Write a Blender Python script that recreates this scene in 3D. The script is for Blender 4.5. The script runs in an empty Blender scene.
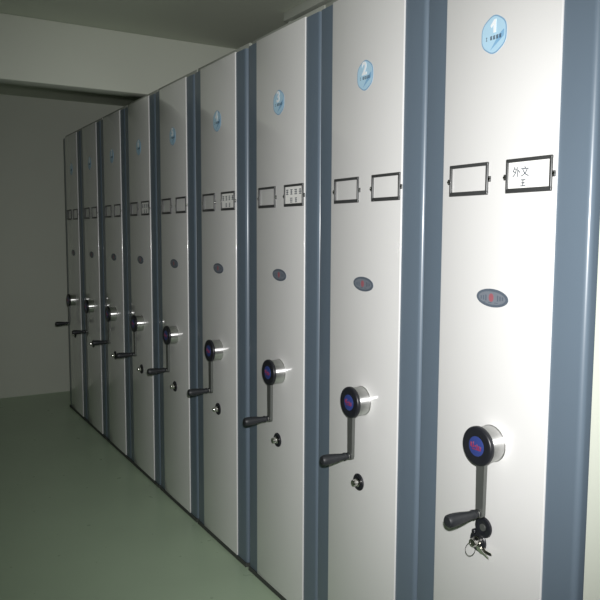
import bpy, bmesh, math, random
from mathutils import Vector, Matrix
random.seed(7)
sc = bpy.context.scene
col = bpy.data.collections.new('archive_room')
sc.collection.children.link(col)
PI = math.pi

# ---------------------------------------------------------------- materials
def mat(name, base, rough=.5, metal=0., coat=0., coat_rough=.1, spec=.5, noise=0., nscale=8., bump=0., bscale=300.,
        rvar=0., aniso=0., coat_ior=1.5):
    m = bpy.data.materials.new(name); m.use_nodes = True
    nt = m.node_tree; b = nt.nodes['Principled BSDF']
    b.inputs['Base Color'].default_value = (*base, 1)
    b.inputs['Roughness'].default_value = rough
    b.inputs['Metallic'].default_value = metal
    b.inputs['Coat Weight'].default_value = coat
    b.inputs['Coat Roughness'].default_value = coat_rough
    b.inputs['Specular IOR Level'].default_value = spec
    tc = nt.nodes.new('ShaderNodeTexCoord')
    if noise > 0:
        n = nt.nodes.new('ShaderNodeTexNoise'); n.inputs['Scale'].default_value = nscale
        n.inputs['Detail'].default_value = 5
        nt.links.new(tc.outputs['Object'], n.inputs['Vector'])
        r = nt.nodes.new('ShaderNodeMixRGB'); r.blend_type = 'MIX'
        r.inputs[1].default_value = (*[c*(1-noise) for c in base], 1)
        r.inputs[2].default_value = (*[min(1, c*(1+noise)) for c in base], 1)
        nt.links.new(n.outputs['Fac'], r.inputs[0])
        nt.links.new(r.outputs[0], b.inputs['Base Color'])
    if rvar > 0:
        n2 = nt.nodes.new('ShaderNodeTexNoise'); n2.inputs['Scale'].default_value = 14
        nt.links.new(tc.outputs['Object'], n2.inputs['Vector'])
        mr = nt.nodes.new('ShaderNodeMapRange')
        mr.inputs['To Min'].default_value = rough-rvar; mr.inputs['To Max'].default_value = rough+rvar
        nt.links.new(n2.outputs['Fac'], mr.inputs['Value']); nt.links.new(mr.outputs['Result'], b.inputs['Roughness'])
    if bump > 0:
        n3 = nt.nodes.new('ShaderNodeTexNoise'); n3.inputs['Scale'].default_value = bscale
        nt.links.new(tc.outputs['Object'], n3.inputs['Vector'])
        bp = nt.nodes.new('ShaderNodeBump'); bp.inputs['Strength'].default_value = bump; bp.inputs['Distance'].default_value = .001
        nt.links.new(n3.outputs['Fac'], bp.inputs['Height']); nt.links.new(bp.outputs['Normal'], b.inputs['Normal'])
    b.inputs['Coat IOR'].default_value = coat_ior
    if aniso:
        tg = nt.nodes.new('ShaderNodeTangent'); tg.direction_type = 'RADIAL'; tg.axis = 'Y'
        nt.links.new(tg.outputs['Tangent'], b.inputs['Tangent'])
        b.inputs['Anisotropic'].default_value = abs(aniso)
        b.inputs['Anisotropic Rotation'].default_value = .25 if aniso > 0 else 0
    return m

M = dict(
    panel=mat('light_grey_paint', (.735, .735, .722), .42, coat=1., coat_rough=.035, coat_ior=1.8, noise=.015, nscale=3, bump=.004, bscale=420),
    blue=mat('slate_blue_paint', (.114, .152, .192), .38, coat=.25, coat_rough=.18, noise=.03, nscale=4, bump=.04, bscale=400),
    shell=mat('grey_shell_paint', (.30, .32, .28), .5, noise=.04),
    plinth=mat('dark_plinth', (.055, .062, .055), .7, noise=.1),
    drum=mat('turned_steel', (.80, .80, .79), .36, metal=1, aniso=.9, noise=.03, nscale=60),
    steel=mat('brushed_steel', (.17, .18, .17), .42, metal=.65, noise=.06, nscale=40),
    chrome=mat('chrome', (.72, .71, .67), .16, metal=1, noise=.03, nscale=30),
    holder=mat('gunmetal_frame', (.085, .088, .088), .38, metal=.5, noise=.08, nscale=50),
    black=mat('black_plastic', (.013, .014, .018), .38, noise=.15, nscale=30),
    grip=mat('black_rubber_grip', (.016, .018, .021), .5, noise=.15, nscale=60, bump=.1),
    emblem_blue=mat('emblem_blue', (.032, .052, .20), .35, noise=.08, nscale=40),
    emblem_red=mat('emblem_red', (.24, .03, .075), .4, noise=.08, nscale=40),
    badge_red=mat('badge_dull_red', (.30, .10, .12), .4, noise=.1, nscale=60),
    plate=mat('badge_grey_blue', (.095, .118, .148), .4, noise=.1, nscale=60),
    plate_light=mat('badge_silver', (.165, .185, .215), .4, noise=.08, nscale=60),
    sticker=mat('sticker_sky_blue', (.43, .64, .78), .35, coat=.3, noise=.05, nscale=30),
    sticker_edge=mat('sticker_edge_blue', (.20, .36, .52), .4, noise=.06, nscale=30),
    sticker_shade=mat('sticker_mid_blue', (.22, .42, .62), .4, noise=.06, nscale=30),
    white=mat('white_ink', (.82, .86, .88), .5, noise=.02),
    ink=mat('dark_ink', (.05, .07, .10), .6, noise=.1, nscale=40),
    card=mat('white_card', (.84, .84, .81), .7, noise=.02, nscale=20),
    ceiling=mat('ceiling_paint', (.57, .61, .51), .85, noise=.03, nscale=2, bump=.05, bscale=120),
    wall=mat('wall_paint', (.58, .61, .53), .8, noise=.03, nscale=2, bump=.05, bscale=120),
    wall_low_bounce=mat('low_bounce_wall_paint', (.26, .29, .25), .8, noise=.03, nscale=2, bump=.05, bscale=120),  # unseen walls, colour darkened to cut the light they bounce
    floor=mat('green_floor', (.435, .555, .395), .30, coat=.0, noise=.07, nscale=2.2, bump=.02, bscale=80, rvar=.06),
    fixture=mat('fixture_enamel', (.52, .55, .49), .45, noise=.03),
    tube=mat('tube_glass', (.62, .64, .60), .25, noise=.02),
)

# ---------------------------------------------------------------- mesh helpers
class MB:
    def __init__(s): s.bm = bmesh.new(); s.mi = 0
    def _take(s, b, smooth=True):
        for f in b.faces: f.material_index = s.mi; f.smooth = smooth
        me = bpy.data.meshes.new('tmp'); b.to_mesh(me); b.free(); s.bm.from_mesh(me); bpy.data.meshes.remove(me)
        return s
    def box(s, x0, x1, y0, y1, z0, z1, bev=0., seg=3, mx=None, only=None):
        b = bmesh.new(); bmesh.ops.create_cube(b, size=1)
        for v in b.verts:
            v.co = Vector(((x0+x1)/2+v.co.x*(x1-x0), (y0+y1)/2+v.co.y*(y1-y0), (z0+z1)/2+v.co.z*(z1-z0)))
        if bev > 0:
            ed = [e for e in b.edges if only is None or only(e)]
            bmesh.ops.bevel(b, geom=ed, offset=bev, segments=seg, profile=.5, affect='EDGES')
        if mx: b.transform(mx)
        return s._take(b)
    def lathe(s, prof, cx=0, cz=0, n=40, cy=0, mx=None):          # prof: (y, r), axis along Y
        b = bmesh.new(); rings = []
        for (y, r) in prof:
            if r < 1e-6: rings.append([b.verts.new((cx, cy+y, cz))])
            else: rings.append([b.verts.new((cx+r*math.cos(2*PI*i/n), cy+y, cz+r*math.sin(2*PI*i/n))) for i in range(n)])
        for a, c in zip(rings, rings[1:]):
            for i in range(n):
                j = (i+1) % n
                if len(a) == 1 and len(c) == 1: continue
                if len(a) == 1: b.faces.new((a[0], c[j], c[i]))
                elif len(c) == 1: b.faces.new((a[i], a[j], c[0]))
                else: b.faces.new((a[i], a[j], c[j], c[i]))
        bmesh.ops.recalc_face_normals(b, faces=b.faces)
        if mx: b.transform(mx)
        return s._take(b)
    def prism(s, pts, y0, y1, bev=0., mx=None):                    # polygon in XZ, extruded along Y
        b = bmesh.new()
        a = [b.verts.new((x, y0, z)) for x, z in pts]; c = [b.verts.new((x, y1, z)) for x, z in pts]
        b.faces.new(a); b.faces.new(c[::-1]); n = len(pts)
        for i in range(n): b.faces.new((a[i], c[i], c[(i+1) % n], a[(i+1) % n]))
        bmesh.ops.recalc_face_normals(b, faces=b.faces)
        if bev > 0:
            ed = [e for e in b.edges if abs(e.verts[0].co.y-e.verts[1].co.y) < 1e-9 and e.verts[0].co.y == min(y0, y1)]
            bmesh.ops.bevel(b, geom=ed, offset=bev, segments=2, profile=.5, affect='EDGES')
        if mx: b.transform(mx)
        return s._take(b, False)
    def tube(s, pts, r, n=10, closed=False):
        b = bmesh.new(); rings = []; P = [Vector(p) for p in pts]; N = len(P)
        for i, p in enumerate(P):
            d = (P[(i+1) % N]-P[i-1]) if closed else (P[min(i+1, N-1)]-P[max(i-1, 0)])
            d.normalize(); u = d.orthogonal() if i == 0 else (u-d*u.dot(d)); u.normalize(); w = d.cross(u)
            rings.append([b.verts.new(p+(u*math.cos(2*PI*k/n)+w*math.sin(2*PI*k/n))*r) for k in range(n)])
        for i in range(N if closed else N-1):
            a, c = rings[i], rings[(i+1) % N]
            for k in range(n): b.faces.new((a[k], a[(k+1) % n], c[(k+1) % n], c[k]))
        if not closed:
            b.faces.new(rings[0]); b.faces.new(rings[-1])
        bmesh.ops.recalc_face_normals(b, faces=b.faces)
        return s._take(b)
    def build(s, name, mats, parent=None, origin=None):
        if not isinstance(mats, (list, tuple)): mats = [mats]
        me = bpy.data.meshes.new(name)
        if origin is not None: s.bm.transform(Matrix.Translation(-Vector(origin)))
        s.bm.to_mesh(me); s.bm.free()
        for m in mats: me.materials.append(m)
        if hasattr(me, 'set_sharp_from_angle'): me.set_sharp_from_angle(angle=math.radians(40))
        o = bpy.data.objects.new(name, me); col.objects.link(o)
        if origin is not None: o.location = origin
        if parent: o.parent = parent
        return o
    def text(s, body, size, x, y, z, depth=.0004, squash=1., fat=0.):
        cu = bpy.data.curves.new('t', 'FONT'); cu.body = body; cu.size = size; cu.align_x = 'CENTER'; cu.align_y = 'CENTER'
        cu.extrude = depth; cu.offset = fat
        o = bpy.data.objects.new('t', cu); col.objects.link(o)
        dg = bpy.context.evaluated_depsgraph_get()
        me = bpy.data.meshes.new_from_object(o.evaluated_get(dg))
        bpy.data.objects.remove(o); bpy.data.curves.remove(cu)
        me.transform(Matrix.Translation((x, y, z)) @ Matrix.Rotation(PI/2, 4, 'X') @ Matrix.Diagonal((squash, 1, 1, 1)))
        b = bmesh.new(); b.from_mesh(me); bpy.data.meshes.remove(me)
        return s._take(b, False)

def rnd_poly(cx, cz, pts, r, seg=5):
    """polygon with rounded corners"""
    out = []; n = len(pts)
    for i in range(n):
        p = Vector(pts[i]); a = Vector(pts[i-1])-p; c = Vector(pts[(i+1) % n])-p
        p0 = p+a.normalized()*r; p1 = p+c.normalized()*r
        for k in range(seg+1):
            t = k/seg; q = p0*(1-t)**2+p*2*t*(1-t)+p1*t*t; out.append((cx+q.x, cz+q.y))
    return out
def ell(cx, cz, a, b, n=40, tilt=0.):
    return [(cx+a*math.cos(2*PI*i/n)*math.cos(tilt)-b*math.sin(2*PI*i/n)*math.sin(tilt),
             cz+a*math.cos(2*PI*i/n)*math.sin(tilt)+b*math.sin(2*PI*i/n)*math.cos(tilt)) for i in range(n)]
def empty(name, loc, label, cat, group=None):
    o = bpy.data.objects.new(name, None); col.objects.link(o); o.location = loc; o.empty_display_size = .1
    o['label'] = label; o['category'] = cat
    if group: o['group'] = group
    return o
def struct(name, m, mb):
    o = mb.build(name, m); o['kind'] = 'structure'; return o

# ---------------------------------------------------------------- dimensions (metres); row runs along X, fronts face -Y
PITCH, H, PF = .59, 2.362, -.005          # spacing of the cabinets, height, panel face
XL, XR = .087, .484                       # panel edges inside one cabinet
WL, WR = -5.36, .602                      # walls that close the row
ZC = 2.80

# ---------------------------------------------------------------- room
struct('floor', M['floor'], MB().box(WL, 3.6, -2.7, 1.6, -.1, 0))
struct('ceiling', M['ceiling'], MB().box(WL, 3.6, -2.7, 1.6, ZC, ZC+.1))
struct('wall_left', M['wall'], MB().box(WL-.12, WL, -2.82, 1.72, -.1, ZC+.1))
struct('wall_back', M['wall'], MB().box(WL, WR, 1.6, 1.72, -.1, ZC+.1))
struct('wall_right', M['wall'], MB().box(WR, 3.6, .0, 1.72, -.1, ZC+.1))
struct('wall_aisle', M['wall_low_bounce'], MB().box(WL, 3.6, -2.82, -2.7, -.1, ZC+.1))
struct('wall_rear', M['wall_low_bounce'], MB().box(3.6, 3.72, -2.82, 1.72, -.1, ZC+.1))
b = MB().box(-2.94, -2.8, -2.7, 1.6, 2.432, ZC, .006, 2)
o = struct('trim_1', M['wall'], b); o['label'] = 'concrete ceiling beam crossing above the row'

# ---------------------------------------------------------------- one cabinet with all its parts
def set_parent_local(parts, root):
    for p in parts: p.parent = root

def holder_mb(x0):
    m = MB(); x1 = x0+.146; z0, z1 = 1.660, 1.747; y0, y1 = PF-.006, PF+.001
    m.box(x0, x1, y0, y1, z1-.0095, z1, .0022); m.box(x0, x1, y0, y1, z0, z0+.012, .0026)
    m.box(x0, x0+.0075, y0, y1, z0, z1, .0022); m.box(x1-.0085, x1, y0, y1, z0, z1, .0032, 4)
    return m
def lug_mb(xc):
    return MB().box(xc-.0055, xc+.0055, PF-.004, PF+.001, 1.694, 1.709, .0018)
def screw_mb(xc):
    return MB().lathe([(PF-.004, .0042), (PF-.0055, .0036), (PF-.0065, .0)], xc, 1.7015, 12)

proto = empty('shelving_cabinet', (0, 0, 0), '', 'cabinet', 'mobile shelving cabinets in one row')
front_vert = lambda e: abs(e.verts[0].co.z-e.verts[1].co.z) > .1 and e.verts[0].co.y < .1
MB().box(.012, .574, .05, .92, .0186, H-.004).build('body', M['shell'], proto)
MB().box(.004, .580, -.007, .90, 0, .0188).build('plinth', M['plinth'], proto)
MB().box(.004, .580, .018, .93, H-.006, H+.022, .003, 2).build('top_cover', M['shell'], proto)
# blue posts either side: deep channels with a rounded outer corner
ps = MB().box(XR-.004, .581, 0, .06, .019, H-.004, .015, 5, only=lambda e: front_vert(e) and e.verts[0].co.x > .55)
ps.build('corner_post', M['blue'], proto)
ps = MB().box(.003, XL+.004, 0, .06, .019, H-.004, .007, 4, only=lambda e: front_vert(e) and e.verts[0].co.x < .05)
ps.build('corner_post', M['blue'], proto)
MB().box(XL, XR, PF, .05, .019, H, .0022, 3).build('end_panel', M['panel'], proto)
HOLD = []
for x0 in (.113, .334):
    h = holder_mb(x0).build('label_holder', M['holder'], proto)
    for xc in (x0-.003, x0+.149): lug_mb(xc).build('mounting_lug', M['holder'], h)
    for xc in (x0-.005, x0+.151): screw_mb(xc).build('screw', M['chrome'], h)
    HOLD.append(h)
# oval maker's badge
bx, bz = .291, 1.3845
m = MB(); m.prism(ell(bx, bz, .056, .0245, 48, -.05), PF-.0022, PF+.0005, .0008)
bd = m.build('badge', M['plate'], proto)
m = MB(); m.prism(ell(bx, bz, .0475, .0175, 40, -.05), PF-.0026, PF-.0018); m.build('badge_field', M['plate_light'], bd)
m = MB()
m.prism(ell(bx-.002, bz+.001, .0085, .0115, 24), PF-.0030, PF-.0022); m.build('badge_mark', M['badge_red'], bd)
m = MB()
for k in range(3):                                             # worn strokes either side of the mark
    for s in (-1, 1):
        xx = bx+s*(.021+.0085*k); hh = .010-.002*k
        m.box(xx-.0022, xx+.0022, PF-.0029, PF-.0022, bz-hh*.8, bz+hh*.8)
    m.box(bx-.034+.022*k, bx-.022+.022*k, PF-.0029, PF-.0022, bz-.0135, bz-.0115)
m.build('badge_strokes', M['plate'], bd)
# crank: turned hub, black cap with emblem, flat arm, outward grip
hx, hz = .293, .986; HB = PF
hub = MB().lathe([(HB+.001, .0), (HB+.001, .0500), (HB-.0015, .0505), (HB-.003, .0490), (-.0480, .0490), (-.0495, .0480), (-.0495, 0)], 0, 0, 96).build('hub', M['drum'], proto)
hub.location = (hx, 0, hz)
cap = MB().lathe([(-.0490, .0), (-.0490, .0515), (-.0505, .0535), (-.0575, .0535), (-.0610, .0520), (-.0628, .049), (-.0632, .045), (-.0625, .034), (-.0620, .0305), (-.0620, 0)], 0, 0, 72).build('hub_cap', M['black'], hub)
m = MB(); m.lathe([(-.0610, .0), (-.0610, .0275), (-.0626, .0270), (-.0630, .0255), (-.0630, 0)], 0, 0, 48)
m.mi = 1                                                       # red lettering too worn to read
for (dx, dz, w, h) in [(-.018, .003, .006, .012), (-.010, .0045, .003, .015), (-.004, .000, .006, .005), (.003, .000, .003, .013), (.009, -.002, .006, .010), (.0165, -.003, .0028, .012), (.0, -.0085, .030, .0025), (-.013, -.004, .007, .0025)]:
    m.box(dx-w/2, dx+w/2, -.0636, -.0626, dz-h/2, dz+h/2, .0003, 1)
em = m.build('hub_emblem', [M['emblem_blue'], M['emblem_red']], hub)
az = .790
m = MB(); y0, y1 = -.0555, -.0435
prof = [(-.0155, hz), (-.0125, az)] + [(.0125*math.cos(PI+PI*k/10), az+.0125*math.sin(PI+PI*k/10)) for k in range(1, 10)] + [(.0125, az), (.0155, hz)]
m.prism([(hx-.001+x, z) for x, z in prof], y0, y1, .0015)
arm = m.build('crank_arm', M['steel'], proto)
ax = hx-.004
gp = MB().lathe([(-.055, 0), (-.055, .0105), (-.060, .0112), (-.064, .0100), (-.067, .0100), (-.070, .0125), (-.076, .0130), (-.080, .0112), (-.092, .0122), (-.112, .0150), (-.135, .0172), (-.152, .0176), (-.162, .0165), (-.167, .0130), (-.169, .0)], 0, 0, 28).build('grip', M['grip'], arm)
gp.location = (ax, 0, az)
pb = MB().lathe([(-.0410, 0), (-.0410, .007), (-.0430, .0085), (-.0440, .0085), (-.0440, .0)], 0, 0, 12).lathe([(-.0555, .0085), (-.0595, .0118), (-.0615, .0118), (-.0615, 0)], 0, 0, 20).build('pivot_bolt', M['chrome'], arm)
pb.location = (ax, 0, az)
# lock: dark recessed ring with a chrome barrel
lx, lz = .279, .689
lk = MB().lathe([(PF+.001, .0), (PF+.001, .0295), (PF-.003, .0298), (PF-.0055, .0275), (PF-.0055, .0225), (PF-.002, .0205), (PF-.002, 0)], 0, 0, 40).build('lock', M['black'], proto)
lk.location = (lx, 0, lz)
m = MB().lathe([(PF-.001, .0145), (PF-.008, .0150), (PF-.010, .0125), (PF-.024, .0120), (PF-.027, .0105), (PF-.0275, .0065), (PF-.026, .0050), (PF-.026, 0)], 0, 0, 28)
m.build('lock_barrel', M['chrome'], lk)

# sticker plate shared by all; numeral is per cabinet
R6 = .0545
hexp = [(R6*.92*math.cos(PI/2+PI/3*k), R6*math.sin(PI/2+PI/3*k)) for k in range(6)]
m = MB(); m.prism(rnd_poly(0, 0, hexp, .020), PF-.0012, PF+.0004)
m.mi = 1; m.prism(rnd_poly(0, 0, [(x*.93, z*.93) for x, z in hexp], .018), PF-.0015, PF-.0011)
m.mi = 2; m.prism(rnd_poly(0, 0, [(-.012, -.040), (.036, -.010), (.036, .008), (.020, -.002)], .004), PF-.00165, PF-.0014)
st = m.build('number_sticker', [M['sticker_edge'], M['sticker'], M['sticker_shade']], proto)
m = MB()                                                       # the small print under the numeral
rr = random.Random(3)
for k in range(5):
    xx = -.0215+.0105*k+(.003 if k else -.003); w = .0036 if k else .002
    m.box(xx-w, xx+w, PF-.0019, PF-.0016, -.0052, -.0036); m.box(xx-w, xx+w, PF-.0019, PF-.0016, -.0125, -.0110)
    m.box(xx-w*.3, xx+w*.3, PF-.0019, PF-.0016, -.0135, -.0030)
    if k: m.box(xx-w, xx-w+.0016, PF-.0019, PF-.0016, -.0130, -.0040); m.box(xx-w, xx+w, PF-.0019, PF-.0016, -.0088, -.0076)
sm = m.build('small_print', M['ink'], st)

def children(o): return [c for c in list(col.objects) if c.parent == o]
def copy_tree(o):
    kids = children(o)
    c = o.copy(); col.objects.link(c)
    for k in kids:
        kc = copy_tree(k); kc.parent = c
    return c

OFF = {1: 0., 2: .0019, 3: .0094, 4: -.0044, 5: -.0062, 6: -.0031, 7: .0046, 8: .0008, 9: 0.}
OFF[1] = -.003; 
ST = {1: (.269, 2.075), 2: (.286, 2.076), 3: (.283, 2.078), 4: (.286, 2.084), 5: (.290, 2.08), 6: (.29, 2.08), 7: (.29, 2.08), 8: (.29, 2.08), 9: (.29, 2.08)}
LAB = {
    1: 'grey mobile shelving cabinet at right edge, blue sticker 1, cover of its lock swung up',
    2: 'grey mobile shelving cabinet with blue sticker 2 and two empty label holders',
    3: 'grey mobile shelving cabinet with blue sticker 3, between cabinets stickered 2 and 4',
    4: 'grey mobile shelving cabinet with blue sticker 4, fourth from the right',
    5: 'grey mobile shelving cabinet fifth from the right, next beyond the one stickered 4',
    6: 'grey mobile shelving cabinet sixth from the right, card in its right label holder',
    7: 'dim grey mobile shelving cabinet seventh from the right, third from the far end',
    8: 'dim grey mobile shelving cabinet second from the far end of the row',
    9: 'dim grey mobile shelving cabinet farthest away, against the end wall of the room',
}
def glyph(m, cx, cz, s, seed, y):
    r = random.Random(seed); t = s*.055
    for k in range(3):
        zz = cz+s*(.36-.36*k); w = s*(.28+.14*r.random()); m.box(cx-w, cx+w, y-.0003, y, zz-t, zz+t)
    for k in range(2):
        xx = cx+s*(-.2+.4*k)*r.uniform(.4, 1.1); m.box(xx-t, xx+t, y-.0003, y, cz-s*.42, cz+s*.42)

cabs = {}
roots = [(1, proto)] + [(k, None) for k in range(2, 10)]
for k, o in roots:
    if o is None: o = copy_tree(proto)
    cabs[k] = o
for k, o in cabs.items():
    o.location = (-(k-1)*PITCH+OFF[k], 0, 0); o['label'] = LAB[k]
    ch = {}
    for c in children(o): ch.setdefault(c.name.split('.')[0], []).append(c)
    s = ch['number_sticker'][0]; s.location = (ST[k][0], 0, ST[k][1])
    if k == 1:
        MB().prism([(-.012, .024), (.001, .038), (.008, .038), (.008, .004), (-.001, .004), (-.001, .025), (-.008, .018)], PF-.0022, PF-.0014).build('numeral', M['white'], s)
    else: MB().text(str(k), .058, -.003, PF-.0018, .0205, squash=1., fat=.0018).build('numeral', M['white'], s)
    ADJ = {1: (.011, .003, .015), 2: (0, -.004, .005), 3: (0, -.002, 0)}.get(k, (0, 0, 0))
    h0 = ch['hub'][0]; h0.location = (hx+ADJ[0], 0, hz+ADJ[1]); ch['crank_arm'][0].location = (ADJ[0]*2, 0, ADJ[2])
    if k == 1:
        ch['lock'][0].location = (lx-.012, 0, lz+.010)
        for h, dx in zip(sorted(ch['label_holder'], key=lambda q: q.data != HOLD[0].data), (.006, -.006)): h.location.x = dx
    if k in (1, 3, 4, 6):                                     # cards in the right-hand holders
        h = [c for c in ch['label_holder'] if c.data == HOLD[1].data][0]
        cd = MB().box(.3395, .4735, PF-.0020, PF-.0008, 1.668, 1.738).build('card', M['card'], h)
        m = MB(); y = PF-.0023
        if k == 1:
            m.text('外文', .0275, .3815, y, 1.711, depth=.0002, fat=.0001)
            for dz, w in ((0, .011), (-.0075, .008), (-.015, .012)): m.box(.390-w*.7, .390+w*.7, y-.0003, y, 1.692+dz-.0012, 1.692+dz+.0012)
            m.box(.390-.0013, .390+.0013, y-.0003, y, 1.677, 1.693)
        else:
            n1 = 4
            for q in range(n1): glyph(m, .357+.033*q, 1.717, .024, 31*k+q, y)
            for q in range(2): glyph(m, .389+.036*q, 1.685, .022, 77*k+q, y)
        m.build('card_lettering', M['ink'], h)

# cover of the first cabinet's lock, swung up on its pivot
lk1 = [c for c in children(cabs[1]) if c.name.split('.')[0] == 'lock'][0]
cx1, cz1 = .024, .050
m = MB().lathe([(PF-.003, 0), (PF-.003, .0275), (PF-.006, .0295), (PF-.011, .0285), (PF-.013, .024), (PF-.012, .014), (PF-.010, .011), (PF-.010, 0)], cx1, cz1, 40)
m.lathe([(PF, .007), (PF-.013, .007), (PF-.015, .005), (PF-.015, 0)], -.008, .028, 16)
cv = m.build('lock_cover', M['black'], lk1)
m = MB().lathe([(PF-.0095, .0105), (PF-.0125, .0100), (PF-.0130, .008), (PF-.0130, 0)], cx1, cz1, 20)
m.build('cover_stud', M['steel'], lk1)

# keys hanging from the first lock
kx, kz = cabs[1].location.x+lx-.012, lz+.010
keys = empty('bunch_of_keys', (kx+.020, PF-.022, kz-.005), 'small bunch of metal keys hanging from the lock of the nearest cabinet', 'keys')
def kl(m, name, mt):
    o = m.build(name, mt); o.parent = keys; return o
KEY = [(-.0085, .010), (-.005, .014), (.005, .014), (.0085, .010), (.0085, -.004), (.0045, -.009), (.0030, -.030), (-.0008, -.033), (-.0032, -.029), (-.0040, -.009), (-.0085, -.004)]
m = MB(); m.prism(KEY, -.0012, .0012, .0004, mx=Matrix.Translation((.015, .004, -.006)) @ Matrix.Rotation(math.radians(-92), 4, 'Y') @ Matrix.Rotation(.25, 4, 'Z'))
kl(m, 'key', M['chrome'])
m = MB(); m.prism(KEY, -.0012, .0012, .0004, mx=Matrix.Translation((.010, -.001, -.006)) @ Matrix.Rotation(math.radians(-72), 4, 'Y') @ Matrix.Rotation(-.3, 4, 'Z'))
kl(m, 'key', M['chrome'])
m = MB().tube([(-.017+.017*math.cos(a), -.012+.008*math.sin(a), -.010+.016*math.sin(a)) for a in [2*PI*i/28 for i in range(28)]], .0009, 6, True)
kl(m, 'key_ring', M['chrome'])

# ---------------------------------------------------------------- unlit tube light on the ceiling behind the row
fx0, fx1, fy, fz = -1.95, -.72, .66, ZC
lt = empty('ceiling_light', ((fx0+fx1)/2, fy, fz), 'unlit tube light on the ceiling above the tops of the near cabinets', 'ceiling light')
def fl(m, name, mt):
    m.bm.transform(Matrix.Translation(-Vector(lt.location))); o = m.build(name, mt); o.parent = lt
m = MB(); b2 = bmesh.new()
m.box(fx0, fx1, fy-.045, fy+.045, fz-.05, fz, .006, 2); fl(m, 'housing', M['fixture'])
for yy in (fy-.0,):
    m = MB()
    for xx in (fx0+.012, fx1-.012): m.box(xx-.012, xx+.012, yy-.016, yy+.016, fz-.095, fz-.045, .004, 2)
    fl(m, 'lamp_holder', M['fixture'])
    m = MB().tube([(fx0+.02, yy, fz-.078), (fx1-.02, yy, fz-.078)], .013, 16); fl(m, 'tube', M['tube'])

# ---------------------------------------------------------------- camera
cam = bpy.data.cameras.new('camera'); co = bpy.data.objects.new('camera', cam); col.objects.link(co)
F = Vector((-.85379852, .51194293, -.09456494)); R = Vector((.51388165, .85784967, .00442741)); U = Vector((-.08338909, .04481507, .99550885))
C = Vector((1.62936315, -1.41095458, 1.55478535))
co.matrix_world = Matrix(((R.x, U.x, -F.x, C.x), (R.y, U.y, -F.y, C.y), (R.z, U.z, -F.z, C.z), (0, 0, 0, 1)))
cam.sensor_fit = 'HORIZONTAL'; cam.sensor_width = 36; cam.lens = 42.0838; cam.clip_start = .02
sc.camera = co

# ---------------------------------------------------------------- light: the photographer's flash plus a faint added fill with no real fitting
fl_ = bpy.data.lights.new('flash', 'SPOT'); fl_.energy = 312; fl_.shadow_soft_size = .016; fl_.color = (1, .99, .985)
fl_.spot_size = math.radians(84); fl_.spot_blend = 1.
fo = bpy.data.objects.new('flash', fl_); col.objects.link(fo); fo.matrix_world = Matrix.Translation(U*.075+R*.02+F*.02) @ co.matrix_world @ Matrix.Rotation(math.radians(-3), 4, 'Y')
al = bpy.data.lights.new('fill_light', 'AREA'); al.shape = 'RECTANGLE'; al.size = 1.2; al.size_y = .3; al.energy = .3; al.color = (.82, 1, .74)  # unseen green-tinted fill, added only for ambient light
ao = bpy.data.objects.new('fill_light', al); col.objects.link(ao); ao.location = (2.2, -1.6, ZC-.02)
w = bpy.data.worlds.new('world'); sc.world = w; w.use_nodes = True
w.node_tree.nodes['Background'].inputs[0].default_value = (.02, .024, .02, 1)
w.node_tree.nodes['Background'].inputs[1].default_value = .5
vs = sc.view_settings; vs.view_transform = 'Standard'; vs.look = 'None'; vs.gamma = 1; vs.use_curve_mapping = False; vs.exposure = 0
